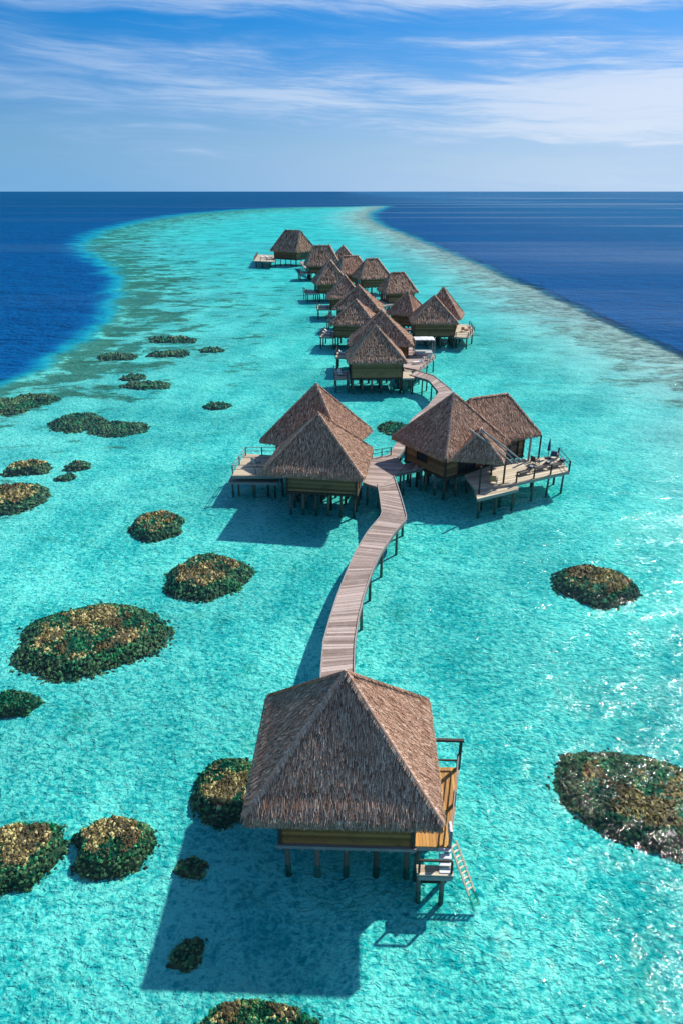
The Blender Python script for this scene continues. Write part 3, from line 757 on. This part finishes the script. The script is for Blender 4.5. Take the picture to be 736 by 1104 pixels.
# ============================================================ middle left villa (B)
B1 = (-2.4, 68.9, 10.5, 8.9, -8.5, 4.8, 10.0, 0.); B2 = (-2.9, 77.3, 10.6, 8.6, -22, 4.8, 10.9, 0.)
vB = empty('thatched_villa', (-2.4, 70, BED), 'middle left villa with two overlapping pyramid roofs beside the boardwalk bend', 'villa', 'overwater villas')
roof(vB, B1, 1., seed=2); roof(vB, B2, 1., seed=3)
B1w = (-1.7, 69.3, 10.5, 8.7, -8.5, 4.8, 10.0, 0.)
T, W, D, top = walls(vB, B1w, 1.55, 2.0, 'olive_boards', openings=[(1, .3, .7, 2.1, 4.4, 'door'), (3, .2, .7, 2.6, 4.2, 'window')])
fB = floor_slab(vB, T, W, D, 2.0, -8.5); piles_grid(vB, T, W, D, 2.0, 6, 4, .15)
T2, W2, D2, top = walls(vB, B2, 1.4, 2.0, 'olive_boards', openings=[(3, .2, .7, 2.6, 4.2, 'window')])
floor_slab(vB, T2, W2, D2, 2.0, -22); piles_grid(vB, T2, W2, D2, 2.0, 4, 3, .15)
pB = px([(250, 513), (308, 513), (318, 492), (264, 489)], 2.1)
dB = deck(vB, pB, 2.1, 'pale_deck', .2, .0, [G(a, b, 2.1) for a, b in ((256, 508), (272, 509), (288, 509), (304, 509), (268, 493), (290, 493))])
railing(dB, px([(300, 511), (251, 511), (265, 491), (300, 491)], 2.1), 2.1, 1.05, .07, 'grey_timber', every=2.6)
# lower landing hanging under the deck edge
pL = px([(246, 519), (300, 520), (303, 511), (251, 510)], 1.35)
dBl = deck(vB, pL, 1.35, 'grey_timber', .2, 0., [G(a, b, 1.35) for a, b in ((250, 516), (274, 517), (296, 517))], name='landing')
armchair(G(276, 502, 2.11), 2.4, 'small grey armchair on the deck of the middle left villa', 'grey_fabric')
lounger(G(292, 504, 2.11), -1.2, 'tan cushioned lounger on the deck of the middle left villa', 'tan_fabric')

# ============================================================ middle right villa (C)
C1 = (12.7, 75.7, 9.2, 10.0, -55, 4.8, 10.25, 0.); C2 = (17.4, 78.6, 10.4, 7.4, 25, 4.9, 9.1, 2.6); C3 = (15.3, 71.6, 5.4, 5.2, -14, 4.7, 7.3, 0.6)
vC = empty('thatched_villa', (13.5, 75, BED), 'middle right villa with a tall roof, a porch roof and furnished sun deck', 'villa', 'overwater villas')
roof(vC, C1, 1., seed=4); roof(vC, C2, 1., seed=5); roof(vC, C3, 1., seed=6, axis='y')
T, W, D, top = walls(vC, C1, 1.2, 2.0, 'olive_boards', openings=[(1, .25, .6, 2.1, 4.3, 'door'), (0, .3, .55, 2.8, 4.2, 'window')])
floor_slab(vC, T, W, D, 2.0, -55); piles_grid(vC, T, W, D, 2.0, 5, 5, .15)
C2w = (17.2, 78.5, 10.2, 7.2, 25, 4.9, 9.1, 2.2)
T, W, D, top = walls(vC, C2w, 1.1, 2.0, 'olive_boards', openings=[(1, .2, .8, 2.1, 4.4, 'door'), (0, .6, .9, 2.1, 4.4, 'door')])
floor_slab(vC, T, W, D, 2.0, 25); piles_grid(vC, T, W, D, 2.0, 4, 3, .15)
pC = px([(512, 527), (556, 521), (614, 508), (601, 492), (545, 496), (500, 512)], 2.1)
dC = deck(vC, pC, 2.1, 'pale_deck', .2, rad(24), [G(a, b, 2.1) for a, b in ((520, 523), (540, 520), (556, 518), (575, 514), (592, 510), (608, 506), (600, 497), (575, 500), (545, 505))])
railing(dC, px([(556, 520), (575, 515.5), (593, 511.5), (613, 507.5), (601, 493)], 2.1), 2.1, 1.2, .075, 'dark_timber', rails=(1., .5), every=30)
pC2 = px([(514, 538), (559, 527), (555, 517), (510, 524)], 1.8)
dC2 = deck(vC, pC2, 1.8, 'pale_deck', .2, rad(24), [G(a, b, 1.8) for a, b in ((517, 534), (535, 530), (554, 526))], name='landing')
for a, b, hgt in ((516, 529.5, 3.0), (542, 521, 2.8), (528, 519, 2.7)):
    g = G(a, b, 2.1); pm = MB(); pm.bar((g.x, g.y, 1.7), (g.x, g.y, 1.9 + hgt), .17, .17, tone=.4); pm.build('porch_post', 'dark_timber', vC)
g = G(569, 497, 2.1); pm = MB(); pm.bar((g.x, g.y, 2.0), (g.x, g.y, 5.2), .2, .2, tone=.9); pm.build('porch_post', 'grey_timber', vC)
g = G(580, 494, 2.1); pm = MB(); pm.bar((g.x, g.y, 2.0), (g.x, g.y, 5.0), .16, .16, tone=.5); pm.build('porch_post', 'dark_timber', vC)
# weathered logs laid down the porch roof slope
for (a, b, za), (c_, d_, zb) in (((506, 463, 7.6), (552, 499, 4.3)), ((522, 466, 7.4), (562, 497, 4.1)), ((518, 462, 7.6), (558, 500, 3.9))):
    lg = MB(); P0, P1 = G(a, b, za), G(c_, d_, zb); lg.tube([P0, (P0 + P1) / 2 + Vector((0, 0, .08)), P1], .11, 8, tone=.9, r2=.09); lg.build('roof_log', 'grey_timber', vC)
lounger(G(566, 511, 2.11), rad(-60), 'dark lounger between two rail posts on the right villa deck, nearest the porch')
lounger(G(584, 506, 2.11), rad(-60), 'dark lounger in the middle of the right villa deck rail')
lounger(G(600, 503, 2.11), rad(-60), 'dark lounger at the outer corner of the right villa deck')
armchair(G(531, 521, 2.11), rad(160), 'tan armchair in the shade of the right villa porch roof')
armchair(G(576, 500, 2.11), rad(120), 'dark armchair beside the pale porch post of the right villa', 'dark_fabric')
parasol(G(590, 494, 2.11), 'folded dark blue parasol at the back of the right villa deck')
armchair(G(597, 494, 2.11), rad(150), 'dark blue armchair by the folded parasol', 'blue_fabric')

# ============================================================ boardwalks
def boardwalk(root, left, right, z, board=.26, mat='weathered_planks', pile_every=4.5, name='walkway_deck'):
    """planks laid across a strip between two edge lines (world points)"""
    def resample(P, n):
        P = [Vector((p[0], p[1])) for p in P]; s = [0]
        for a, b in zip(P, P[1:]): s.append(s[-1] + (b - a).length)
        o_ = []
        for k in range(n + 1):
            t = s[-1] * k / n; i = 0
            while i < len(P) - 2 and s[i + 1] < t: i += 1
            u = (t - s[i]) / max(1e-6, s[i + 1] - s[i]); o_.append(P[i] + (P[i + 1] - P[i]) * min(1, u))
        return o_, s[-1]
    _, L1 = resample(left, 4); _, L2 = resample(right, 4)
    n = int((L1 + L2) / 2 / board)
    # resample piecewise so that corners match
    segs = max(1, len(left) - 1); A_ = []; B_ = []
    if len(left) == len(right):
        for i in range(segs):
            l0, l1, r0, r1_ = [Vector((p[0], p[1])) for p in (left[i], left[i + 1], right[i], right[i + 1])]
            k = max(1, round((((l1 - l0).length + (r1_ - r0).length) / 2) / board))
            for j in range(k): A_.append(l0 + (l1 - l0) * j / k); B_.append(r0 + (r1_ - r0) * j / k)
        A_.append(Vector(left[-1][:2])); B_.append(Vector(right[-1][:2]))
    else:
        A_, _ = resample(left, n); B_, _ = resample(right, n)
    rnd = random.Random(5); mb = MB()
    for i in range(len(A_) - 1):
        f = .93; a0, a1 = A_[i], A_[i] + (A_[i + 1] - A_[i]) * f; b0, b1 = B_[i], B_[i] + (B_[i + 1] - B_[i]) * f
        zz = z + rnd.uniform(-.012, .012); tn = rnd.random()
        if rnd.random() < .12: tn = 0.02
        j = (b0 - a0).normalized() * rnd.uniform(-.03, .05)
        mb.prism([a0 - j, b0 + j, b1 + j, a1 - j], zz - .06, zz, tone=tn)
    dk = mb.build(name, mat, root)
    for E, sg in ((A_, 1), (B_, -1)):
        em = MB()
        st = max(1, int(1.2 / board)); idx = list(range(0, len(E), st)); idx = idx if idx[-1] == len(E) - 1 else idx + [len(E) - 1]
        other = B_ if E is A_ else A_
        pts = [E[i] - (other[i] - E[i]).normalized() * .03 for i in idx]
        for a, b in zip(pts, pts[1:]):
            em.bar((a.x, a.y, z + .055), (b.x, b.y, z + .055), .09, .1, tone=.9, ext=.02)
            em.bar((a.x, a.y, z - .2), (b.x, b.y, z - .2), .1, .24, tone=.15, ext=.02)
        em.build('edge_beam', 'grey_timber', root)
    k = max(1, int(pile_every / board))
    for i in range(k // 2, len(A_) - 1, k):
        a, b = A_[i], B_[i]; d = (b - a).normalized()
        for q in (a + d * .15, b - d * .12): pile(root, q.x, q.y, z - .3, .12)
        cb = MB(); cb.bar((a.x, a.y, z - .42), (b.x, b.y, z - .42), .14, .16, tone=.2); cb.build('cross_beam', 'dark_timber', root)
WZ = 2.05
wk = empty('boardwalk', (3, 50, BED), 'long curved plank boardwalk leading from the nearest villa to the middle villas', 'boardwalk')
Lf = px([(346, 745), (346, 728), (349, 692), (356, 667), (363, 645), (373, 619), (383, 596), (396, 574), (412, 555), (409, 534), (407, 522)], WZ)
Rt = px([(382, 745), (381, 723), (382, 692), (386, 665), (392, 641), (400, 617), (408, 599), (423, 576), (438, 559), (433, 540), (424, 512)], WZ)
boardwalk(wk, Lf, Rt, WZ)
Lj = px([(393, 521), (394, 508), (400, 494)], WZ + .03); Rj = px([(426, 514), (436, 502), (420, 491)], WZ + .03)
jp = px([(391, 520), (409, 526), (426, 512), (437, 502), (421, 490), (401, 493)], WZ + .035)
jd = deck(wk, jp, WZ + .035, 'weathered_planks', .27, rad(-8), [G(a, b, WZ) for a, b in ((396, 518), (408, 522), (424, 510), (432, 503), (418, 493), (403, 496))], name='junction_deck')
rl_ = px([(401, 494), (421, 491)], WZ); railing(jd, rl_, WZ + .03, 1.0, .06, 'dark_timber', every=1.4)
w2 = empty('boardwalk', (8, 72, BED), 'short shaded plank bridge joining the junction to the right villa', 'boardwalk')
boardwalk(w2, px([(425, 511), (446, 507), (462, 503)], WZ - .05), px([(436, 501.5), (452, 498), (466, 494)], WZ - .05), WZ - .05, pile_every=2.5)
w3 = empty('boardwalk', (14, 100, BED), 'narrow plank boardwalk curving from behind the right villa to the second cluster', 'boardwalk')
Lc = px([(418, 492), (430, 474), (444, 452), (461, 438), (473, 423), (462, 410), (441, 404)], WZ)
Rc = px([(428, 494), (442, 474), (462, 452), (480, 437), (487, 421), (467, 405), (448, 399.5)], WZ)
boardwalk(w3, Lc, Rc, WZ, board=.4, pile_every=4.)

# ============================================================ second cluster and far villas
def simple_villa(spec, label, over=.9, seed=0, dens=1., axis='x', decks=(), nx=4, ny=3, mat='olive_boards', fz=2.0, op=None, group='overwater villas'):
    v = empty('thatched_villa', (spec[0], spec[1], BED), label, 'villa', group)
    roof(v, spec, dens, seed=seed, axis=axis)
    T, W, D, top = walls(v, spec, over, fz, mat, openings=op if op is not None else [(3, .25, .75, fz + .1, fz + 2.3, 'door'), (1, .3, .7, fz + .8, fz + 2.1, 'window')], step=.3)
    floor_slab(v, T, W, D, fz, spec[4]); piles_grid(v, T, W, D, fz, nx, ny, .17)
    c, s = math.cos(rad(spec[4])), math.sin(rad(spec[4]))
    for (u0, u1, v0, v1, z, rail) in decks:      # rectangles in the villa's own axes, from its centre
        Q = [T(a, b, 0) for a, b in ((u0, v0), (u1, v0), (u1, v1), (u0, v1))]
        ins = .25
        pl = [T(a, b, 0) for a in (u0 + ins, u1 - ins) for b in (v0 + ins, (v0 + v1) / 2, v1 - ins)]
        dk = deck(v, Q, z, 'pale_deck', .28, rad(spec[4]), pl, r=.15)
        if rail:
            side = [(u0, v0), (u0, v1)] if u0 < 0 else [(u1, v0), (u1, v1)]
            far_ = [(side[0][0] + (W * 0 + (u1 - u0) * .8) * (1 if u0 < 0 else -1), v0)] + side
            railing(dk, [T(a, b, 0) for a, b in far_], z, 1.05, .08, 'dark_timber', every=2.2)
    return v, T, W, D
D1 = (5.9, 119.7, 9.9, 8.9, 2, 4.8, 10.1, 0.); D2 = (7.6, 134.0, 12.2, 8.8, -4, 4.8, 10.4, 0.)
v, T, W, D = simple_villa(D1, 'front villa of the second cluster, its walls facing the coral between the middle villas', seed=7, over=.6, nx=6, decks=[(-7.2, -4.5, -3.0, 2.5, 1.7, True), (4.4, 6.4, -4.4, .4, 2.0, False)])
lounger(T(-6.2, -.5, 1.71), rad(10), 'white lounger on the left deck of the front villa in the second cluster', 'white_fabric')
armchair(T(-6.0, 1.4, 1.71), rad(100), 'blue armchair on the left deck of the front villa in the second cluster', 'blue_fabric')
v, T, W, D = simple_villa(D2, 'wide roofed villa directly behind the front villa of the second cluster', seed=8, over=.9, nx=5, decks=[(-8.6, -5.2, -2.5, 2.5, 1.9, True)])
lounger(T(-7.2, 0, 1.91), rad(80), 'white lounger on the left deck of the wide roofed villa', 'white_fabric')
# terrace with a gauze canopy right of the front villa
te = empty('terrace', (13.5, 124, BED), 'grey plank terrace on stilts right of the front villa', 'terrace')
tp = px([(437, 402), (467, 390), (468, 381), (441, 383)], 1.9)
tp = [G(432, 395, 2.2), G(452, 399, 2.2), G(469, 385, 2.2), G(462, 378, 2.2), G(436, 380, 2.2)]
dk = deck(te, tp, 2.2, 'weathered_planks', .3, rad(5), [G(a, b, 2.2) for a, b in ((440, 393), (452, 396), (460, 390), (467, 384), (461, 379.5), (446, 382))])
railing(dk, [G(453, 398, 2.2), G(469, 385, 2.2)], 2.2, .5, .07, 'grey_timber', rails=(1.,), every=2.)
cf = empty('canopy_bed', G(456, 383, 2.2), 'canopy bed with white gauze top on the grey terrace', 'canopy bed')
c0 = G(456, 382, 2.2); hw, hd, hh = 1.9, 1.6, 3.0
for sx in (-1, 1):
    for sy in (-1, 1):
        b = MB(); b.bar(c0 + Vector((hw * sx, hd * sy, 0)), c0 + Vector((hw * sx, hd * sy, hh)), .12, .12, tone=1.); b.build('post', 'grey_timber', cf)
b = MB()
for sy in (-1, 1): b.bar(c0 + Vector((-hw, hd * sy, hh)), c0 + Vector((hw, hd * sy, hh)), .12, .12, tone=1.)
for sx in (-1, 1): b.bar(c0 + Vector((hw * sx, -hd, hh)), c0 + Vector((hw * sx, hd, hh)), .11, .11, tone=1.)
for k in range(1, 5): u = -hw + 2 * hw * k / 5; b.bar(c0 + Vector((u, -hd, hh + .1)), c0 + Vector((u, hd, hh + .1)), .08, .08, tone=1.)
b.build('top_frame', 'grey_timber', cf)
V = []; F = []
for i in range(9):
    for j in range(7):
        u, v_ = i / 8, j / 6
        V.append(tuple(c0 + Vector((-hw + 2 * hw * u, -hd + 2 * hd * v_, hh + .12 + .28 * math.sin(math.pi * u) * math.sin(math.pi * v_) + .03 * math.sin(i * 3)))))
for i in range(8):
    for j in range(6): F.append((i * 7 + j, (i + 1) * 7 + j, (i + 1) * 7 + j + 1, i * 7 + j + 1))
b = MB(); b.raw(V, F, [.5] * len(F)); so = b.build('gauze_top', 'white_fabric', cf); md = so.modifiers.new('s', 'SOLIDIFY'); md.thickness = .03
b = MB(); b.box(c0 + Vector((0, 0, .45)), (3.2, 2.6, .35)); b.box(c0 + Vector((0, 0, .14)), (3.0, 2.4, .26)); b.build('mattress', 'grey_fabric', cf)
lounger(G(450, 392, 2.21), rad(-70), 'white lounger on the grey terrace in front of the canopy bed', 'white_fabric')
armchair(G(461, 388, 2.21), rad(200), 'grey armchair at the right corner of the grey terrace', 'grey_fabric')

D3 = (3.2, 155.5, 10.2, 9.2, -9.8, 4.8, 9.5, 0.)
v, T, W, D = simple_villa(D3, 'dark sided villa left of the wide roofed one, with a small lit roof face', seed=9, decks=[(-7.6, -4.3, -3.5, 3.0, 1.8, True)])
lounger(T(-6.2, -1.5, 1.81), rad(80), 'white lounger at the front of the deck below the dark sided villa', 'white_fabric')
lounger(T(-6.4, 1.2, 1.81), rad(80), 'white lounger at the back of the deck below the dark sided villa', 'white_fabric')
E1 = (20.6, 157.5, 10.1, 9.0, -1, 4.8, 10.0, 0.)
vE = empty('thatched_villa', (21, 158, BED), 'right hand villa of the second cluster with two roofs and a round-ended deck', 'villa', 'overwater villas')
roof(vE, E1, 1., seed=10); roof(vE, (23.4, 163.8, 9.4, 8.0, -14, 4.8, 11.0, 0.), 1., seed=11)
T, W, D, top = walls(vE, E1, .6, 1.9, 'olive_boards', openings=[(1, .3, .7, 2.1, 4.2, 'door')], step=.3)
floor_slab(vE, T, W, D, 1.9, -1); piles_grid(vE, T, W, D, 1.9, 4, 4, .17)
T, W, D, top = walls(vE, (23.4, 164.6, 9.4, 8.0, -14, 4.8, 11.0, 0.), 1.1, 1.9, 'olive_boards', step=.3)
floor_slab(vE, T, W, D, 1.9, -14); piles_grid(vE, T, W, D, 1.9, 3, 3, .17)
pe = [G(a, b, 2.0) for a, b in ((489, 363), (504, 364), (511, 357), (506, 350), (493, 349))]
dk = deck(vE, pe, 2.0, 'pale_deck', .3, 0., [G(a, b, 2.0) for a, b in ((492, 361), (503, 362), (509, 357), (504, 351), (496, 356))], r=.16)
railing(dk, [G(491, 363, 2.0), G(504, 363.6, 2.0), G(510.6, 357, 2.0), G(505.6, 350.5, 2.0)], 2.0, 1.0, .08, every=2.4)
armchair(G(499, 357, 2.01), rad(150), 'tan armchair on the deck of the right hand villa in the second cluster')
lounger(G(504, 356, 2.01), rad(-40), 'orange lounger on the deck of the right hand villa in the second cluster', 'orange_fabric')
simple_villa((15.8, 169.5, 7.4, 7.4, -33, 4.6, 9.4, 0.), 'small pyramid roofed villa tucked left behind the right hand villa', seed=12)
Gs = (16.2, 207.6, 9.6, 9.0, 14, 4.8, 9.7, 1.9)
simple_villa(Gs, 'ridge roofed villa with an olive front wall, farthest right in the chain', seed=13, decks=[(-6.5, -4., -3.0, 3.0, 1.9, False)])
I1 = (4.2, 176.9, 11.4, 9.1, -8, 4.8, 10.0, 0.)
v, T, W, D = simple_villa(I1, 'villa whose pale hip line slants across the middle of the chain', seed=14, decks=[(-7.6, -4.8, -3.5, 3.0, 1.9, True)])
lounger(T(-6.2, -1.0, 1.91), rad(85), 'white lounger on the deck of the villa with the pale slanting hip', 'white_fabric')
I2 = (.9, 195.6, 9.7, 9.0, 1, 4.8, 10.3, 0.)
v, T, W, D = simple_villa(I2, 'pyramid roofed villa just behind the one with the pale slanting hip', seed=15, decks=[(-7.6, -4., -4.0, 3.5, 1.9, True)])
lounger(T(-6.0, -1.0, 1.91), rad(85), 'white lounger on the deck of the pyramid villa behind the slanting hip', 'white_fabric')
I3 = (-3.6, 228.5, 10.4, 9.4, 12, 4.8, 11.4, 0.)
v, T, W, D = simple_villa(I3, 'steep pyramid villa on the left side of the chain, third from its far end', seed=16, decks=[(-8.2, -4.5, -4.5, 3.5, 1.9, True)])
lounger(T(-6.5, -2.0, 1.91), rad(85), 'white lounger at the front of the deck below the steep pyramid villa', 'white_fabric')
lounger(T(-6.7, 1.5, 1.91), rad(85), 'white lounger at the back of the deck below the steep pyramid villa', 'white_fabric')
Hs = (10.2, 243, 11.0, 9.6, 18, 4.8, 10.5, 1.9)
simple_villa(Hs, 'ridge roofed villa between the farthest right one and the broad sunlit one', seed=17)
J1 = (3.2, 257.0, 11.0, 9.6, 22, 4.8, 10.2, 2.9)
simple_villa(J1, 'broad sunlit ridge roofed villa in the far middle of the chain', seed=18)
J2 = (-7.6, 286.7, 13., 10.4, 10, 4.8, 11.6, 3.1)
v, T, W, D = simple_villa(J2, 'ridge roofed villa next to the isolated far one', seed=19, decks=[(-9.5, -5.0, -5, 3, 1.9, True)])
lounger(T(-7.2, -2, 1.91), rad(85), 'white lounger on the deck beside the isolated far villa', 'white_fabric', scale=1.3)
simple_villa((.8, 306.3, 9.5, 8.7, 8, 4.8, 10.4, 0.), 'small dark pyramid roof peeking above the far end of the chain', seed=20)
K = (-22.6, 343.4, 15.2, 15.0, -33, 6.0, 14.4, 4.2)
v, T, W, D = simple_villa(K, 'isolated large far villa at the end of the chain with a left deck', seed=21, over=1.2, nx=5, ny=4, fz=2.4)
dk = deck(v, [G(a, b, 2.2) for a, b in ((273, 281), (296, 282), (298, 275), (277, 274))], 2.2, 'pale_deck', .4, 0., [G(a, b, 2.2) for a, b in ((276, 280), (283, 280.5), (291, 281), (280, 275.5), (292, 276))], r=.25)
railing(dk, [G(295, 281.7, 2.2), G(274, 280.8, 2.2), G(278, 274.3, 2.2)], 2.2, 1.6, .12, 'grey_timber', every=3.5)
lounger(G(285, 278.5, 2.21), rad(80), 'white lounger on the deck of the isolated far villa, left one', 'white_fabric', scale=1.7)
lounger(G(290, 278.5, 2.21), rad(80), 'white lounger on the deck of the isolated far villa, right one', 'white_fabric', scale=1.7)
# plank spine through the chain
w4 = empty('boardwalk', (13, 170, BED), 'plank boardwalk running between the villas of the far chain', 'boardwalk')
cl = [(12.2, 121), (13.8, 135), (13.2, 148), (11.8, 160), (10.8, 172), (10.8, 190), (9., 208), (7.5, 224), (3.2, 240), (-2.4, 262), (-5, 276), (-14, 300), (-18, 330)]
A_, B_ = [], []
for i, p in enumerate(cl):
    a = Vector(cl[max(0, i - 1)]); b = Vector(cl[min(len(cl) - 1, i + 1)]); d = (b - a).normalized(); nn = Vector((-d.y, d.x)) * 1.0
    A_.append(Vector(p) + nn); B_.append(Vector(p) - nn)
boardwalk(w4, A_, B_, 1.95, board=.6, pile_every=8.)
for pts, lab in (([(11.4, 163.5), (16.5, 161.5)], 'short plank link from the chain boardwalk to the right hand villa'),
                 ([(11., 196.5), (15.2, 202.)], 'short plank link from the chain boardwalk to the olive walled ridge villa')):
    wl = empty('boardwalk', (*pts[0], BED), lab, 'boardwalk'); a, b = Vector(pts[0]), Vector(pts[1]); d = (b - a).normalized(); nn = Vector((-d.y, d.x)) * .8
    boardwalk(wl, [a + nn, b + nn], [a - nn, b - nn], 1.9, board=.6, pile_every=3.)
